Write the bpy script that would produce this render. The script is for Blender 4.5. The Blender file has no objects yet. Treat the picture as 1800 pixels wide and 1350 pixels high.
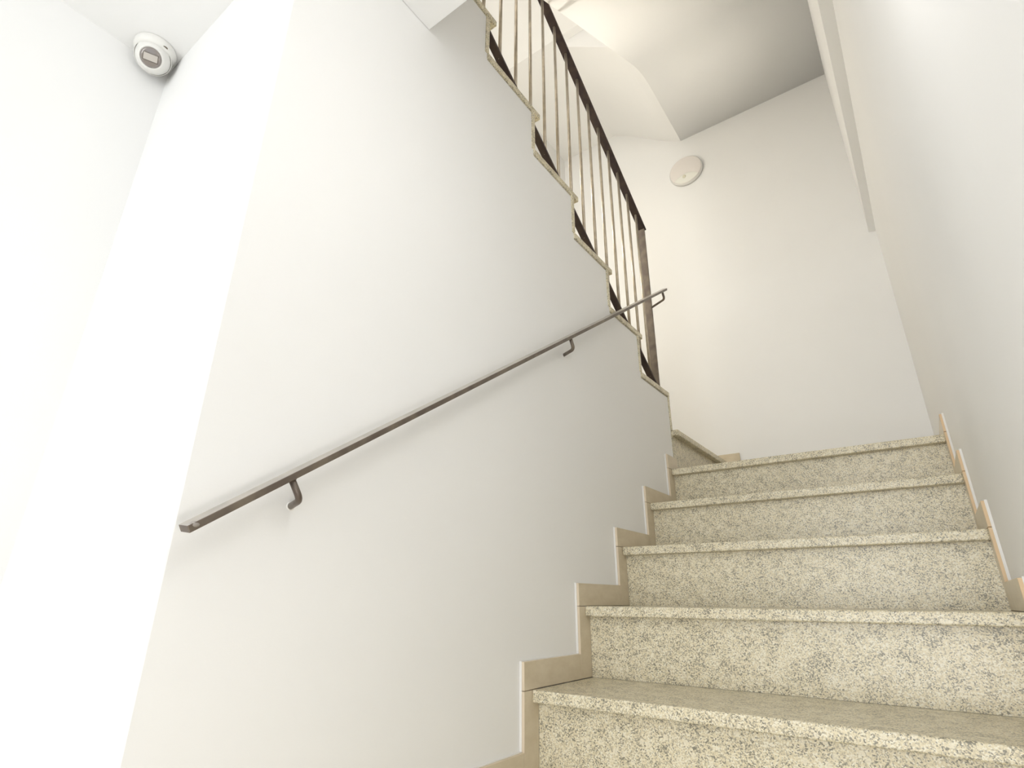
import bpy, bmesh, math
from mathutils import Vector, Matrix
S = bpy.context.scene
COL = S.collection

# ------------------------------------------------------------------ camera
cd = bpy.data.cameras.new('camera'); cam = bpy.data.objects.new('camera', cd); COL.objects.link(cam)
R_ = Vector((0.808168560, 0.588908856, 0.007066590)); U_ = Vector((0.210413226, -0.299918409, 0.930470431)); F_ = Vector((-0.550081678, 0.750490045, 0.366298841))
CAM = Vector((0.88, 0.0, -0.54369))
M = Matrix((R_, U_, -F_)).transposed().to_4x4(); M.translation = CAM
cam.matrix_world = M
cd.sensor_width = 36; cd.lens = 963.389 * 36 / 1800; cd.clip_start = .02
S.camera = cam

# ------------------------------------------------------------------ view, world, daylight
S.view_settings.view_transform = 'Standard'; S.view_settings.look = 'None'
S.view_settings.gamma = 1; S.view_settings.use_curve_mapping = False
S.view_settings.exposure = 0.13
w = bpy.data.worlds.new('world'); S.world = w; w.use_nodes = True
w.node_tree.nodes['Background'].inputs[0].default_value = (.80, .88, 1, 1)
w.node_tree.nodes['Background'].inputs[1].default_value = .8

def area(name, loc, target, sx, sy, power, color):
    l = bpy.data.lights.new(name, 'AREA'); l.shape = 'RECTANGLE'; l.size = sx; l.size_y = sy; l.energy = power; l.color = color
    o = bpy.data.objects.new(name, l); COL.objects.link(o); o.location = loc
    o.rotation_euler = (Vector(target) - Vector(loc)).to_track_quat('-Z', 'Y').to_euler(); return o
# daylight entering by the glazed entrance door behind the camera and by the window of the first floor
area('door_daylight', (1.20, -1.25, -.42), (0, -1.25, -.42), 1.2, 2.1, 2, (.97, .985, 1))
area('front_daylight', (.35, -3.25, -.35), (.35, 0, -.35), 1.1, 2.1, 44, (.955, .98, 1))
area('window_daylight', (-.25, -1.75, 3.2), (-.25, 0, 3.0), 1.1, 1.3, 28, (1, .975, .93))
def bulb(name, loc, r, power, color):
    l = bpy.data.lights.new(name, 'POINT'); l.shadow_soft_size = r; l.energy = power; l.color = color
    o = bpy.data.objects.new(name, l); COL.objects.link(o); o.location = loc; return o
bulb('hall_lamp_light', (.86, -.30, .93), .10, 2.0, (1, .97, .94))
bulb('step_fill_light', (.80, .46, .42), .13, 4.3, (.99, .985, .985))  # added fill out of view, brightens the middle wall and steps
bulb('low_fill_light', (.93, .10, -.78), .09, 5.2, (1, .975, .955))  # added fill low beside the camera, lifts the lower walls and risers
bulb('landing_lamp_light', (-.2, -.9, 4.9), .08, 19, (1, .92, .80))
bulb('stair_fill_light', (-.92, 1.95, 1.68), .12, 25, (1, .945, .85))  # added fill hidden by the middle wall, brightens back wall and soffits

# ------------------------------------------------------------------ materials
def mat(name, col, rough=.5, metal=0, spec=.5):
    m = bpy.data.materials.new(name); m.use_nodes = True
    b = m.node_tree.nodes['Principled BSDF']
    b.inputs['Base Color'].default_value = (*col, 1); b.inputs['Roughness'].default_value = rough
    b.inputs['Metallic'].default_value = metal; b.inputs['Specular IOR Level'].default_value = spec
    return m
def nodes(m): return m.node_tree.nodes, m.node_tree.links, m.node_tree.nodes['Principled BSDF']
def ramp(n, stops, interp='LINEAR'):
    r = n.new('ShaderNodeValToRGB'); r.color_ramp.interpolation = interp
    e = r.color_ramp.elements
    while len(e) < len(stops): e.new(.5)
    for k, (p, c) in enumerate(stops): e[k].position = p; e[k].color = (*c, 1)
    return r
def coords(n, l, scale=(1, 1, 1)):
    t = n.new('ShaderNodeTexCoord'); mp = n.new('ShaderNodeMapping'); mp.inputs['Scale'].default_value = scale
    l.new(t.outputs['Object'], mp.inputs['Vector']); return mp.outputs[0]
def paint(name, col):
    m = mat(name, col, .55, 0, .35); n, l, b = nodes(m); v = coords(n, l)
    a = n.new('ShaderNodeTexNoise'); a.inputs['Scale'].default_value = 260; a.inputs['Detail'].default_value = 3; l.new(v, a.inputs['Vector'])
    bp = n.new('ShaderNodeBump'); bp.inputs['Strength'].default_value = .05; bp.inputs['Distance'].default_value = .002
    l.new(a.outputs['Fac'], bp.inputs['Height']); l.new(bp.outputs[0], b.inputs['Normal'])
    c = n.new('ShaderNodeTexNoise'); c.inputs['Scale'].default_value = 1.6; c.inputs['Detail'].default_value = 2; l.new(v, c.inputs['Vector'])
    r = ramp(n, [(.3, tuple(x * .985 for x in col)), (.7, tuple(min(1, x * 1.01) for x in col))]); l.new(c.outputs['Fac'], r.inputs[0]); l.new(r.outputs[0], b.inputs['Base Color'])
    return m
def granite(name, k=1.0, contrast=1.0, rough=.3):
    m = mat(name, (.5, .45, .33), rough, 0, .45); n, l, b = nodes(m); v = coords(n, l)
    vo = n.new('ShaderNodeTexVoronoi'); vo.inputs['Scale'].default_value = 430; l.new(v, vo.inputs['Vector'])
    sp = n.new('ShaderNodeSeparateColor'); l.new(vo.outputs['Color'], sp.inputs[0])
    big = n.new('ShaderNodeTexNoise'); big.inputs['Scale'].default_value = 38; big.inputs['Detail'].default_value = 3; l.new(v, big.inputs['Vector'])
    ad = n.new('ShaderNodeMath'); ad.operation = 'MULTIPLY_ADD'; ad.inputs[1].default_value = .9; l.new(big.outputs['Fac'], ad.inputs[0]); l.new(sp.outputs[0], ad.inputs[2])
    sb = n.new('ShaderNodeMath'); sb.operation = 'SUBTRACT'; sb.inputs[1].default_value = .42; l.new(ad.outputs[0], sb.inputs[0])
    def t(c): 
        base = (.78, .69, .475)
        return tuple(k * (base[i] + (c[i] - base[i]) * contrast) for i in range(3))
    r = ramp(n, [(0, t((.10, .10, .085))), (.10, t((.24, .23, .19))), (.19, t((.46, .41, .30))), (.36, t((.70, .62, .43))), (.62, t((.82, .74, .54))), (.86, t((.90, .86, .72)))], 'CONSTANT')
    l.new(sb.outputs[0], r.inputs[0])
    # pale feldspar crystals
    v2 = n.new('ShaderNodeTexVoronoi'); v2.inputs['Scale'].default_value = 75; l.new(v, v2.inputs['Vector'])
    s2 = n.new('ShaderNodeSeparateColor'); l.new(v2.outputs['Color'], s2.inputs[0])
    lt = n.new('ShaderNodeMath'); lt.operation = 'GREATER_THAN'; lt.inputs[1].default_value = .94; l.new(s2.outputs[1], lt.inputs[0])
    dl = n.new('ShaderNodeMath'); dl.operation = 'LESS_THAN'; dl.inputs[1].default_value = .42; l.new(v2.outputs['Distance'], dl.inputs[0])
    mu = n.new('ShaderNodeMath'); mu.operation = 'MULTIPLY'; l.new(lt.outputs[0], mu.inputs[0]); l.new(dl.outputs[0], mu.inputs[1])
    m3 = n.new('ShaderNodeMath'); m3.operation = 'MULTIPLY'; m3.inputs[1].default_value = .7; l.new(mu.outputs[0], m3.inputs[0])
    mx = n.new('ShaderNodeMix'); mx.data_type = 'RGBA'; l.new(m3.outputs[0], mx.inputs[0]); l.new(r.outputs[0], mx.inputs[6]); mx.inputs[7].default_value = (*t((.90, .84, .68)), 1)
    l.new(mx.outputs[2], b.inputs['Base Color'])
    return m
def tile_mat(name, c1, c2, rough=.3):
    m = mat(name, c1, rough, 0, .4); n, l, b = nodes(m); v = coords(n, l, (1, 1, 2.2))
    a = n.new('ShaderNodeTexNoise'); a.inputs['Scale'].default_value = 14; a.inputs['Detail'].default_value = 6; a.inputs['Roughness'].default_value = .65; l.new(v, a.inputs['Vector'])
    r = ramp(n, [(.3, c1), (.7, c2)]); l.new(a.outputs['Fac'], r.inputs[0]); l.new(r.outputs[0], b.inputs['Base Color'])
    return m
def steel(name, c1, c2, rough=.42, metal=.75):
    m = mat(name, c1, rough, metal); n, l, b = nodes(m); v = coords(n, l)
    a = n.new('ShaderNodeTexNoise'); a.inputs['Scale'].default_value = 25; a.inputs['Detail'].default_value = 2; l.new(v, a.inputs['Vector'])
    r = ramp(n, [(.35, c1), (.65, c2)]); l.new(a.outputs['Fac'], r.inputs[0]); l.new(r.outputs[0], b.inputs['Base Color'])
    return m
def emis(name, col, s):
    m = mat(name, col, .4); b = m.node_tree.nodes['Principled BSDF']
    b.inputs['Emission Color'].default_value = (*col, 1); b.inputs['Emission Strength'].default_value = s; return m

WALL = paint('wall_paint', (.922, .918, .902))
CEIL = paint('ceiling_paint', (.922, .918, .902))
GRAN = granite('granite', .97, .78)
GRANF = granite('granite_polished_top', .95, .6, .24)
TILE = tile_mat('beige_tile', (.64, .545, .39), (.74, .65, .49))
BISC = mat('tile_biscuit_edge', (.76, .57, .36), .7)
EDGEL = mat('tile_ground_edge', (.74, .63, .47), .6)
GROUT = mat('white_grout', (.86, .84, .80), .8)
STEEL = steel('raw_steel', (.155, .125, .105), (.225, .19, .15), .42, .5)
STEEL_LIT = steel('steel_lit_top', (.46, .43, .39), (.54, .50, .45), .35, .5)  # same steel made lighter, the bright reflection on the rail's top put into colour
STEELD = steel('dark_steel', (.045, .032, .036), (.07, .05, .045), .5, .4)
ROD = steel('steel_rod', (.46, .40, .32), (.58, .51, .41), .3, .7)
WELD = mat('bright_weld', (.42, .39, .37), .35, .7)
WPLAS = mat('white_plastic', (.83, .82, .78), .35)
GPLAS = mat('grey_plastic', (.80, .755, .71), .4)
FLOORM = tile_mat('floor_tile', (.58, .51, .40), (.66, .60, .49), .25)
DARK = mat('dark_gap', (.16, .13, .09), .5)

# ------------------------------------------------------------------ helpers
def link(name, bm, mats, parent=None, smooth=False, bevel=0, seg=2):
    bmesh.ops.recalc_face_normals(bm, faces=bm.faces)
    me = bpy.data.meshes.new(name); bm.to_mesh(me); bm.free()
    if not isinstance(mats, (list, tuple)): mats = [mats]
    for m in mats: me.materials.append(m)
    o = bpy.data.objects.new(name, me); COL.objects.link(o)
    if parent: o.parent = parent
    if smooth:
        for p in me.polygons: p.use_smooth = True
    if bevel:
        b = o.modifiers.new('bevel', 'BEVEL'); b.width = bevel; b.segments = seg; b.limit_method = 'ANGLE'; b.angle_limit = math.radians(40)
    return o
def tag(o, label, cat, group=None):
    o['label'] = label; o['category'] = cat
    if group: o['group'] = group
    return o
def struct(name, bm, m, bevel=0):
    o = link(name, bm, m, None, False, bevel); o['kind'] = 'structure'; return o
def empty(name, loc=(0, 0, 0)):
    o = bpy.data.objects.new(name, None); COL.objects.link(o); o.location = loc; o.empty_display_size = .05; return o
def box(bm, x0, x1, y0, y1, z0, z1):
    v = [bm.verts.new((x, y, z)) for x in (x0, x1) for y in (y0, y1) for z in (z0, z1)]
    for f in ((0, 1, 3, 2), (4, 6, 7, 5), (0, 4, 5, 1), (2, 3, 7, 6), (0, 2, 6, 4), (1, 5, 7, 3)): bm.faces.new([v[i] for i in f])
    return bm
def B(*a): return box(bmesh.new(), *a)
def prism(pts, x0, x1, axis='x', bm=None):
    """closed outline extruded along an axis; pts are (y,z) for x, (x,z) for y, (x,y) for z"""
    bm = bm or bmesh.new()
    def q(p, t): return {'x': (t, p[0], p[1]), 'y': (p[0], t, p[1]), 'z': (p[0], p[1], t)}[axis]
    a = [bm.verts.new(q(p, x0)) for p in pts]; b = [bm.verts.new(q(p, x1)) for p in pts]; n = len(pts)
    bm.faces.new(a); bm.faces.new(b[::-1])
    for i in range(n): bm.faces.new((a[i], b[i], b[(i + 1) % n], a[(i + 1) % n]))
    return bm
def bar(bm, p0, p1, w, h, xdir=Vector((1, 0, 0))):
    """flat bar from p0 to p1 (centre line), w across xdir, h across the other way; returns nothing"""
    p0, p1 = Vector(p0), Vector(p1); d = (p1 - p0).normalized(); n = d.cross(xdir).normalized()
    v = [bm.verts.new(p + xdir * sx * w / 2 + n * sz * h / 2) for p in (p0, p1) for sx, sz in ((-1, -1), (1, -1), (1, 1), (-1, 1))]
    bm.faces.new(v[:4][::-1]); bm.faces.new(v[4:])
    for i in range(4): bm.faces.new((v[i], v[(i + 1) % 4], v[4 + (i + 1) % 4], v[4 + i]))
def tube(bm, pts, r, n=12):
    pts = [Vector(p) for p in pts]; rings = []
    d = (pts[1] - pts[0]).normalized(); side = d.orthogonal().normalized()
    for i, p in enumerate(pts):
        if i == 0: t = pts[1] - pts[0]
        elif i == len(pts) - 1: t = pts[-1] - pts[-2]
        else: t = (pts[i + 1] - pts[i]).normalized() + (pts[i] - pts[i - 1]).normalized()
        t.normalize(); side = (side - t * side.dot(t)).normalized(); up = t.cross(side)
        rings.append([bm.verts.new(p + (side * math.cos(a) + up * math.sin(a)) * r) for a in [2 * math.pi * k / n for k in range(n)]])
    bm.faces.new(rings[0][::-1]); bm.faces.new(rings[-1])
    for a, b in zip(rings, rings[1:]):
        for k in range(n): bm.faces.new((a[k], a[(k + 1) % n], b[(k + 1) % n], b[k]))
def lathe(prof, n=48, bm=None):
    """profile of (radius, height) turned about local Z; ends closed when radius is 0"""
    bm = bm or bmesh.new(); rings = []
    for r, z in prof:
        if r < 1e-6: rings.append([bm.verts.new((0, 0, z))])
        else: rings.append([bm.verts.new((r * math.cos(2 * math.pi * k / n), r * math.sin(2 * math.pi * k / n), z)) for k in range(n)])
    for a, b in zip(rings, rings[1:]):
        if len(a) == 1 and len(b) == 1: continue
        for k in range(n):
            k2 = (k + 1) % n
            if len(a) == 1: bm.faces.new((a[0], b[k], b[k2]))
            elif len(b) == 1: bm.faces.new((a[k], a[k2], b[0]))
            else: bm.faces.new((a[k], a[k2], b[k2], b[k]))
    return bm
def orient(o, d, loc, up=(0, 0, 1)):
    d = Vector(d).normalized(); x = Vector(up).cross(d).normalized(); y = d.cross(x)
    m = Matrix((x, y, d)).transposed().to_4x4(); m.translation = Vector(loc); o.matrix_local = m

# ------------------------------------------------------------------ measurements (metres)
W = 1.0241                     # right wall
YB = 3.38                      # back wall
YE = .369; XL = -.756          # front face of the middle block, left hall wall
T, R, Y0 = .28385, .1913, 2.4116        # lower flight: tread, riser, top nosing (z 0 is the mid height of that tread)
TU, RU, YU, ZU = .28575, .20366, 2.5097, .4042   # upper flight
HT = .014                      # half a tread's thickness
FL = -7 * R - R + HT           # hall floor
HC = 1.006                      # hall ceiling
NL = 8                         # treads of the lower flight, landing included
XS = -1.03                     # left wall of the stairwell
TOP = 5.2; YS = .766

# ------------------------------------------------------------------ setting
floor = struct('floor', B(XL - .2, W + .2, -3.3, Y0, FL - .1, FL - .012), FLOORM)
for i in range(5):
    for j in range(9):
        x0 = XL + i * .36; y0 = -3.1 + j * .45
        x1 = min(x0 + .357, W); y1 = min(y0 + .447, Y0 - .2)
        if y0 < Y0 - .2: link('tile', B(x0, x1, y0, y1, FL - .012, FL), FLOORM, floor)
struct('wall_left', B(XL - .12, XL, -3.1, YE + .02, FL, HC + .1), WALL)
bm = bmesh.new()
box(bm, W, W + .15, -.6, YB + .15, FL - .1, TOP); box(bm, W, W + .15, -3.1, -1.9, FL - .1, TOP); box(bm, W, W + .15, -1.9, -.6, FL + 2.2, TOP); box(bm, W, W + .15, -1.9, -.6, FL - .1, FL)
struct('wall_right', bm, WALL)
struct('wall_back', B(XS - .15, W, YB, YB + .15, FL, TOP), WALL)
# middle block under the upper flight; its top follows the underside of the treads
RB = .036                      # riser set back from the nosing
RT = .020                      # riser thickness
pts = [(YE, FL), (YU - .012, FL), (YU - .012, ZU - HT)]
NU = 7
for k in range(NU):
    yr = YU - k * TU - .322 + .0 # foot of the next riser, face side
    pts.append((yr - RT + .018, ZU + k * RU - HT)); pts.append((yr - RT + .018, ZU + (k + 1) * RU - HT))
pts.append((YE, ZU + NU * RU - HT))
struct('wall_middle', prism(pts, XS, 0), WALL, .0035)
struct('wall_stairwell_left', B(XS - .15, XS, YE, YB, FL, TOP), WALL)
# wall behind the camera with the entrance door, ground floor
bm = bmesh.new()
box(bm, XL, -.2, -3.1, -3.0, FL, HC); box(bm, .9, W, -3.1, -3.0, FL, HC); box(bm, -.2, .9, -3.1, -3.0, FL + 2.2, HC)
struct('wall_front', bm, WALL)
# first floor enclosure
bm = bmesh.new()
box(bm, XS - .1, -.8, -1.6, -1.5, 1.9, TOP); box(bm, .3, W, -1.6, -1.5, 1.9, TOP); box(bm, -.8, .3, -1.6, -1.5, 1.9, 2.5); box(bm, -.8, .3, -1.6, -1.5, 3.9, TOP)
struct('wall_upper_front', bm, WALL)
struct('wall_upper_left', B(XS - .1, XS, -1.5, YE, 1.3, TOP), WALL)
# hall ceiling: the lowered slab over the camera reaches past the middle block on the right
bm = B(XL, -.0005, -3.1, YE, HC, HC + .14); box(bm, -.0005, W, -3.1, YE, HC + .034, HC + .14); box(bm, .001, W, YE, YS, HC + .034, HC + .14)
struct('ceiling', bm, CEIL)
struct('floor_upper', B(XS, W, -1.5, YE, 1.72, ZU + NU * RU - HT), FLOORM)
struct('ceiling_upper', B(XS, W, -1.6, YB, TOP, TOP + .1), CEIL)
# flight above the lower flight: sloping soffit, then flat landing soffit
m3 = (2.7617 - 1.9706) / (2.64 - 1.4168)
ZL3 = 2.7617; YK = 2.64
zs = ZL3 - m3 * (YK - YS)
prof = [(YS, zs)]
for k in range(9):
    t = k / 8; y0_, y1_ = YK - .17, YK + .17
    prof.append(((1-t)**2 * y0_ + 2*t*(1-t) * YK + t*t * y1_, (1-t)**2 * (ZL3 - m3*.17) + 2*t*(1-t) * (ZL3 + .004) + t*t * ZL3))
prof += [(YB, ZL3), (YB, ZL3 + .2), (YK - .2, ZL3 + .2)]
yy, zz = YK - .2, ZL3 + .2
for k in range(6):
    zz -= .19; prof.append((yy, zz)); yy -= .285; prof.append((yy, zz))
prof.append((YS, zz)); 
o = struct('ceiling_stair_right', prism(prof, 0.0, W), CEIL)
for p in o.data.polygons:
    if abs(p.normal.x) < .1 and p.normal.z < -.3: p.use_smooth = True
# filler between hall ceiling slab and that flight
struct('beam_landing', B(0.0, W, .60, YS, HC + .14, zs + .05), CEIL)
# ramped soffit joining the right and the left upper landings, its step face, the left landing and the flight rising back over the hall
bm = bmesh.new()
ZLL = 3.135; YF = 2.404; YC = 2.35; XK = -.545
def hexa(bm, low, th):
    lo = [bm.verts.new(p) for p in low]; hi = [bm.verts.new((p[0], p[1], ZLL + th)) for p in low]; n = len(low)
    bm.faces.new(lo[::-1]); bm.faces.new(hi)
    for i in range(n): bm.faces.new((lo[i], lo[(i + 1) % n], hi[(i + 1) % n], hi[i]))
nr = 10
def zr(x, y):
    s = (x - XK) / (0 - XK); s = s * s * (3 - 2 * s) * .35 + s * .65
    return ZLL - s * (ZLL - (ZL3 + .002))
xs = [XK + (0 - XK) * i / nr for i in range(nr + 1)]
lowf = [bm.verts.new((x, YF, zr(x, YF))) for x in xs]; lowb = [bm.verts.new((x, YB, zr(x, YB))) for x in xs]
topf = [bm.verts.new((x, YF, ZLL + .25)) for x in xs]; topb = [bm.verts.new((x, YB, ZLL + .25)) for x in xs]
for i in range(nr):
    bm.faces.new((lowf[i], lowf[i + 1], lowb[i + 1], lowb[i])); bm.faces.new((topf[i], topb[i], topb[i + 1], topf[i + 1]))
    bm.faces.new((lowf[i], topf[i], topf[i + 1], lowf[i + 1])); bm.faces.new((lowb[i], lowb[i + 1], topb[i + 1], topb[i]))
bm.faces.new((lowf[0], lowb[0], topb[0], topf[0])); bm.faces.new((lowf[-1], topf[-1], topb[-1], lowb[-1]))
struct('ceiling_landing_ramp', bm, CEIL)
struct('ceiling_landing_left', B(XS, XK, YF, YB, ZLL, ZLL + .25), CEIL)
prof = [(YF, ZLL), (YC, ZLL), (-.3, ZLL + .66 * (YC + .3)), (-.3, ZLL + .66 * (YC + .3) + .2), (YC, ZLL + .25), (YF, ZLL + .25)]
struct('ceiling_stair_left', prism(prof, XS, 0), CEIL)
# thickened upper part of the right wall, seen as a shallow ledge
bm = bmesh.new()
def ledge_section(y, x, z): return [(x, y, z), (W, y, z - .008), (W, y, 5.0), (x, y, 5.0)]
s0 = [bm.verts.new(p) for p in ledge_section(.752, .962, 1.60)]; s1 = [bm.verts.new(p) for p in ledge_section(1.80, .979, 1.572)]; s2 = [bm.verts.new(p) for p in ledge_section(YB, .990, 1.479)]
for a, b in ((s0, s1), (s1, s2)):
    for i in range(4): bm.faces.new((a[i], a[(i + 1) % 4], b[(i + 1) % 4], b[i]))
bm.faces.new(s0); bm.faces.new(s2[::-1])
struct('trim_1', bm, WALL)

# ------------------------------------------------------------------ lower flight
GAPL, GAPR = .0132, W - .012
st = empty('stone_staircase', (.5, 1.4, FL))
st.location = (0, 0, 0)
tag(st, 'speckled beige granite stair flight rising ahead between the two white walls', 'staircase')
core = [(Y0 - (NL - 1) * T + .05, FL)]
for k in range(NL - 1, -1, -1):
    core.append((Y0 - k * T + .05, -k * R - HT)); 
    if k: core.append((Y0 - (k - 1) * T + .05, -k * R - HT))
core += [(YB - .002, -HT), (YB - .002, FL)]
link('step_core', prism(core, GAPL, GAPR), WALL, st)
for k in range(NL):
    yn = Y0 - k * T; z = -k * R
    yback = YB - .002 if k == 0 else yn + T + .03
    bm = B(GAPL, GAPR, yn, yback, z - HT, z + HT)
    link('tread', bm, GRAN, st, False, .004, 3)
    zlow = FL if k == NL - 1 else z - R + HT
    link('riser', B(GAPL, GAPR, yn + .03, yn + .05, zlow, z - HT), GRAN, st)
# intermediate step on the left of the landing, its nosing running away from the camera
Z1 = .2085
link('tread', B(XS + .01, .032, YU - .008, YB - .002, Z1 - HT, Z1 + HT), GRAN, st, False, .004, 3)
link('riser', B(-.016, .003, YU - .010, YB - .002, HT, Z1 - HT), GRAN, st)

# ------------------------------------------------------------------ upper flight
ut = empty('upper_staircase')
tag(ut, 'upper granite flight with thin stepped edges above the handrail on the white wall', 'staircase')
for k in range(NU + 1):
    yn = YU - k * TU; z = ZU + k * RU
    yb = yn - .322
    if k < NU: link('tread', B(XS + .01, .006, yb - .006, yn, z - HT + .002, z + HT - .002), GRAN, ut, False, .002, 2)
    # riser under this tread; its end shows on the wall face as a thin line
    zl = Z1 + HT if k == 0 else z - RU + HT - .002
    yr = yn - .036 if k else YU - .012
    yr0, yr1 = (yr - RT + .002, yr) if k else (yr - .0, yr + .012)
    link('riser', B(XS + .01, .004, yr0, yr1, zl, z - HT + .002), GRAN, ut)

# ------------------------------------------------------------------ stepped tile skirting
SK = .078
def skirting(name, xw, s):
    """xw: wall plane, s: +1 the tiles stand out towards +x"""
    root = None
    t = .013
    for k in range(NL):
        yn = Y0 - k * T; z = -k * R; g = .0008
        yprev = Y0 - (k - 1) * T
        ya = yn - .033
        yb_ = (yprev - .033) if k else (YB - .0 if s < 0 else YU - .012)
        ztop = z + SK
        if k == 0 and s < 0: yb_ = YB
        zt0 = z + HT
        def tl(y0, y1, z0, z1, nm='tile'):
            bm = B(min(xw, xw + s * t), max(xw, xw + s * t), y0, y1, z0, z1)
            bm.faces.ensure_lookup_table(); bmesh.ops.recalc_face_normals(bm, faces=bm.faces)
            for f in bm.faces:
                f.material_index = 0 if abs(f.normal.x) > .5 else 1
            return bm
        pieces = [tl(ya, yb_ - g, zt0 + g, ztop)]
        if k: pieces.append(None)
        zb = (z - R + HT) if k < NL - 1 else FL
        # vertical tile in front of the riser
        pieces2 = tl(ya, yn + .03, zb + g, zt0 - g)
        gb = bmesh.new()
        e = .0022 if s < 0 else .0014; tt = t * .45
        box(gb, min(xw, xw + s * tt), max(xw, xw + s * tt), ya - e, yb_, zt0, ztop + e)
        box(gb, min(xw, xw + s * tt), max(xw, xw + s * tt), ya - e, yn + .03, zb, zt0)
        if root is None:
            root = bpy.data.objects.new(name, None); COL.objects.link(root); root['kind'] = 'structure'
        link('tile', pieces[0], [TILE, BISC if s < 0 else EDGEL], root, False, .0006, 1)
        link('tile', pieces2, [TILE, BISC if s < 0 else EDGEL], root, False, .0006, 1)
        link('grout', gb, GROUT, root)
    return root
skirting('baseboard_left', 0.0, 1)
skirting('baseboard_right', W, -1)
bb = bpy.data.objects.new('baseboard_back', None); COL.objects.link(bb); bb['kind'] = 'structure'
link('tile', B(.035, .52, YB - .012, YB, HT, SK), TILE, bb, False, .0006, 1)
link('tile', B(.521, W - .013, YB - .012, YB, HT, SK), TILE, bb, False, .0006, 1)
link('tile', B(-.42, .092, YB - .012, YB, Z1 + HT, Z1 + SK - .006), TILE, bb, False, .0006, 1)
link('tile', B(XS + .002, -.421, YB - .012, YB, Z1 + HT, Z1 + SK - .006), TILE, bb, False, .0006, 1)
link('tile', B(.035, .092, YB - .012, YB, SK + .001, Z1 + HT - .001), TILE, bb, False, .0006, 1)

# ------------------------------------------------------------------ balustrade of the upper flight
bal = empty('balustrade'); tag(bal, 'dark flat-bar railing with thin round balusters along the upper flight', 'railing')
XB = -.047
def hz(y): return 1.4 + .005 + (2.5 - y) * .6745       # handrail underside
def bz(y): return .462 + (2.4636 - y) * .7073            # bottom rail top edge
bm = bmesh.new(); ya, yb2 = 2.505, .35
n_ = Vector((0, .6745, 1)).normalized() * .005
bar(bm, Vector((XB, ya, hz(ya))) + n_, Vector((XB, yb2, hz(yb2))) + n_, .040, .010)
link('handrail', bm, STEELD, bal, False, .001, 1)
bm = bmesh.new(); ya = 2.492
n_ = Vector((0, .7073, 1)).normalized() * -.005
bar(bm, Vector((XB, ya, bz(ya))) + n_, Vector((XB, yb2, bz(yb2))) + n_, .030, .010)
link('bottom_rail', bm, STEELD, bal, False, .001, 1)
bm = B(XB - .022, XB + .014, 2.492, 2.503, ZU + HT - .003, hz(2.497) + .002)
link('newel_post', bm, STEEL, bal, False, .001, 1)
bmat = None
yk = 2.4207
while yk > .40:
    b_ = bmesh.new(); tube(b_, [(XB, yk, bz(yk) - .008), (XB, yk, hz(yk) + .002)], .0068, 12)
    link('baluster', b_, ROD, bal, True); yk -= .1043

# ------------------------------------------------------------------ wall handrail
wh = empty('wall_handrail'); tag(wh, 'brown steel flat handrail sloping up the white wall beside the lower flight', 'handrail')
A = Vector((.060, .3594, -.4581)); Bp = Vector((.060, 2.484, .9777)); d = (Bp - A).normalized()
bm = bmesh.new(); WB = .024; HB = .0115; A = A + d * .005
ctr = Vector((-.5 * WB + .002, 0, 0))
ro = math.radians(9); nu = Vector((0, -d.z, d.y))
bar(bm, A + ctr, Bp + ctr, WB, HB, Vector((1, 0, 0)) * math.cos(ro) - nu * math.sin(ro))
o = link('rail', bm, [STEEL, STEEL_LIT], wh, False, .0012, 2)
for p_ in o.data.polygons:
    if p_.normal.z > .5: p_.material_index = 1  # top face painted lighter in place of reflected light
bm = bmesh.new(); nn = Vector((0, -d.z, d.y))
bmesh.ops.create_icosphere(bm, subdivisions=2, radius=.005, matrix=Matrix.Translation(A + d * .010 + Vector((.001, 0, .001))) @ Matrix.Diagonal((.35, 1.5, .9, 1)))
link('weld', bm, WELD, wh, True)
def bracket(yc, reach=None, target=None):
    tpar = (yc - A.y) / d.y; p = A + d * tpar + Vector((-.010, 0, 0)) - nn * (HB / 2 - .002)
    down = -nn
    L = .040; rr = .014
    end = target or Vector((0.0, yc + .040, (p + down * L).z - .004))
    e = p + down * L; side = (end - e).normalized()
    pts = [p, p + down * (L - rr)]
    c0 = e - down * rr; c1 = e + side * rr
    for k in range(1, 7):
        t = k / 7; pts.append(c0.lerp(e, t).lerp(e.lerp(c1, t), t))
    pts += [c1, end]
    bm = bmesh.new(); tube(bm, pts, .0058, 14); o = link('bracket', bm, STEEL, wh, True)
    bw = bmesh.new(); bmesh.ops.create_icosphere(bw, subdivisions=2, radius=.0075, matrix=Matrix.Translation(p - nn * .001) @ Matrix.Diagonal((1, 1.2, .45, 1)))
    link('weld', bw, STEEL, o, True)
    if end.x > -.001:
        bp = bmesh.new(); bmesh.ops.create_icosphere(bp, subdivisions=2, radius=.0085, matrix=Matrix.Translation(end) @ Matrix.Diagonal((.25, 1, .9, 1)))
        link('plaster_patch', bp, GROUT, o, True)
bracket(.512)
bracket(1.462)
bracket(2.436, None, Vector((XB + .012, 2.4975, .905)))

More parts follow.
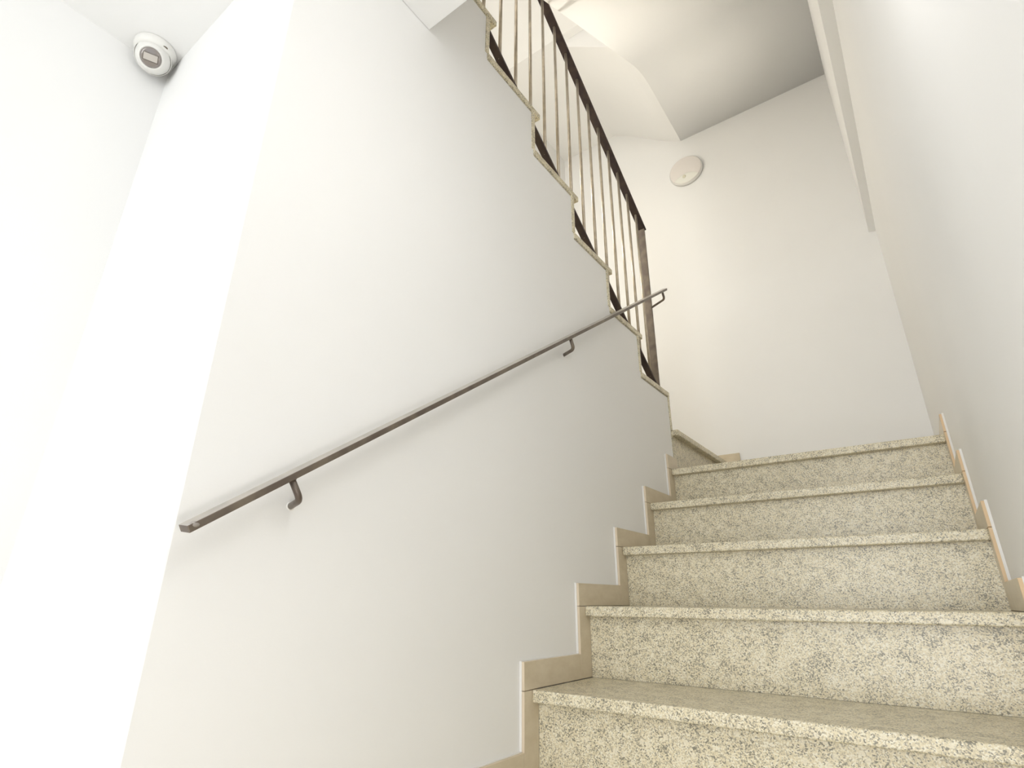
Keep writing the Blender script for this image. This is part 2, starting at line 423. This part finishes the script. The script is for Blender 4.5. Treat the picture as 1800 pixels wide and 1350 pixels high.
# ------------------------------------------------------------------ dome camera in the hall corner
dc = empty('security_camera', (-.697, .308, HC)); tag(dc, 'small white dome camera with grey lens window under the ceiling in the left corner', 'camera')
o = link('mounting_base', lathe([(0, 0), (.0545, 0), (.056, -.003), (.056, -.013), (.051, -.021), (.046, -.027), (0, -.027)]), WPLAS, dc, True, 0)
o2 = link('screw_hole', lathe([(0, 0), (.004, 0), (.004, .001), (0, .001)], 12), DARK, o); o2.location = (.0500, .010, -.0215); o2.scale = (1, 1.6, 1)
o2 = link('screw_hole', lathe([(0, 0), (.004, 0), (.004, .001), (0, .001)], 12), DARK, o); o2.location = (-.0525, -.010, -.018); o2.scale = (1.3, 1.8, 1)
c = Vector((0, 0, -.036)); face = (CAM - (dc.location + c)).normalized() + Vector((-.18, -.10, .05)); face.normalize()
prof = [(0, -.040)]
for k in range(1, 22):
    a = math.radians(-90 + k * 6.4); prof.append((.046 * math.cos(a), .046 * math.sin(a)))
prof += [(.0290, .0350), (.0280, .034), (0, .034)]
ball = link('housing', lathe(prof), WPLAS, dc, True); orient(ball, face, c)
lens = link('lens_window', lathe([(0, .0335), (.0275, .0335), (.0272, .0362), (.021, .0375), (0, .0382)]), mat('grey_glass', (.30, .27, .25), .12, .3), ball, True)
pl = link('sensor_panel', prism([(-.018, -.0095), (.018, -.0095), (.018, .0095), (-.018, .0095)], .0374, .0390, 'z'), mat('panel_grey', (.56, .52, .47), .3), ball, False, .003, 3)
pl.parent = lens
fr = bmesh.new()
for (a, b, c_, e_) in ((-.0198, .0198, .0095, .0113), (-.0198, .0198, -.0113, -.0095), (-.0198, -.018, -.0113, .0113), (.018, .0198, -.0113, .0113)): box(fr, a, b, c_, e_, .0368, .0388)
link('panel_frame', fr, mat('panel_rim', (.16, .14, .12), .3), lens)
# shadow gap between the ball and its collar
collar = link('collar', lathe([(.0475, -.012), (.0490, -.012), (.0490, .004), (.0475, .004), (.0475, -.012)]), WPLAS, dc, True); orient(collar, face + Vector((0, 0, -.4)), c)
for o in (collar,): pass

# ------------------------------------------------------------------ round lamp on the back wall
lx, lz, lr = .011, 2.452, .120
wl = empty('wall_lamp', (lx, YB, lz)); wl.scale = (1, .68, 1); tag(wl, 'round pale grey wall lamp with a glossy lower lens on the far wall', 'lamp')
def dome_y(r): return -.040 - .010 * (1 - (r / lr) ** 2)
prof = [(0, -.050)] + [(lr * t, dome_y(lr * t)) for t in (.2, .4, .6, .8, .93)] + [(lr * .985, -.040), (lr, -.033), (lr, -.012), (lr * .97, 0), (0, 0)]
bm = lathe([(r, -y) for r, y in prof], 64); base = link('cover', bm, GPLAS, wl, True); base.rotation_euler = (math.radians(90), 0, 0)
# rim
bm = lathe([(lr * .995, .002), (lr * 1.03, .002), (lr * 1.03, .026), (lr * .995, .036)], 64)
rim = link('rim', bm, WPLAS, wl, True); rim.rotation_euler = (math.radians(90), 0, 0)
bm = bmesh.new(); n = 30; up_, lo_ = [], []
for i in range(n + 1):
    x = -.092 + .184 * i / n; zl = -math.sqrt(lr ** 2 * .96 - x * x); zu = -.076 + .040 * (1 - (x / .092) ** 2)
    row = []
    for j in range(7):
        z = zl + (zu - zl) * j / 6; row.append((x, dome_y(min(lr, math.hypot(x, z))) - .003, z))
    up_.append([bm.verts.new(p) for p in row]); lo_.append([bm.verts.new((p[0], p[1] + .0022, p[2])) for p in row])
for i in range(n):
    for j in range(6):
        bm.faces.new((up_[i][j], up_[i + 1][j], up_[i + 1][j + 1], up_[i][j + 1])); bm.faces.new((lo_[i][j], lo_[i][j + 1], lo_[i + 1][j + 1], lo_[i + 1][j]))
    for j in (0, 6):
        bm.faces.new((up_[i][j], lo_[i][j], lo_[i + 1][j], up_[i + 1][j]))
for i in (0, n):
    for j in range(6): bm.faces.new((up_[i][j], up_[i][j + 1], lo_[i][j + 1], lo_[i][j]))
link('lens', bm, mat('glossy_white_lens', (.86, .85, .78), .06, 0, .8), wl, True)
bm = bmesh.new(); bmesh.ops.create_uvsphere(bm, u_segments=20, v_segments=12, radius=.013, matrix=Matrix.Translation((-.012, -.050, -.060)) @ Matrix.Diagonal((1, .7, 1.2, 1)))
link('motion_sensor', bm, mat('sensor_cream', (.68, .65, .52), .3), wl, True)

for nm, loc, rz, lab in (('added_lamp.001', (W, .46, .42), math.pi / 2 + math.pi, 'added round fill lamp, unseen, on the right wall beside the lower steps'),
                         ('added_lamp.003', (W, .10, -.78), math.pi / 2 + math.pi, 'added round fill lamp, unseen, near the foot of the right wall'),
                         ('added_lamp.002', (XS, 1.95, 1.68), math.pi / 2, 'added round fill lamp, unseen, on the stairwell wall over the upper flight')):
    c = wl.copy(); COL.objects.link(c); c.location = loc; c.rotation_euler = (0, 0, rz); c['label'] = lab  # lamp bodies added around the unseen fill lights, copied from the back wall lamp
    for ch in list(wl.children):
        k = ch.copy(); COL.objects.link(k); k.parent = c
# ------------------------------------------------------------------ out of view: hall lamp, entrance door, upper window
hl = empty('hall_ceiling_lamp', (.86, -.30, HC)); tag(hl, 'round white ceiling lamp of the hall behind the viewpoint', 'lamp')
link('lamp_base', lathe([(0, 0), (.15, 0), (.15, -.02), (.14, -.025), (0, -.025)]), WPLAS, hl, True)
ul = empty('landing_ceiling_lamp', (-.2, -.9, TOP)); tag(ul, 'round white ceiling lamp over the first floor landing', 'lamp')
link('lamp_base', lathe([(0, 0), (.15, 0), (.15, -.02), (.14, -.025), (0, -.025)]), WPLAS, ul, True)
bm = bmesh.new(); a, b, z0, z1 = -1.9, -.6, FL, FL + 2.2; X0, X1 = W + .05, W + .11
box(bm, X0, X1, a, a + .06, z0, z1); box(bm, X0, X1, b - .06, b, z0, z1); box(bm, X0, X1, a + .06, b - .06, z1 - .06, z1); box(bm, X0, X1, a + .06, b - .06, z0, z0 + .1); box(bm, X0, X1, a + .06, b - .06, z0 + 1.0, z0 + 1.05)
struct('door_1', bm, mat('door_frame_white', (.8, .8, .78), .4))
bm = bmesh.new(); x0, x1, z0, z1 = -.8, .3, 2.5, 3.9
box(bm, x0, x0 + .05, -1.58, -1.53, z0, z1); box(bm, x1 - .05, x1, -1.58, -1.53, z0, z1); box(bm, x0 + .05, x1 - .05, -1.58, -1.53, z1 - .05, z1); box(bm, x0 + .05, x1 - .05, -1.58, -1.53, z0, z0 + .05); box(bm, -.275, -.225, -1.58, -1.53, z0 + .05, z1 - .05)
struct('window_1', bm, mat('window_frame_white', (.8, .8, .78), .4))
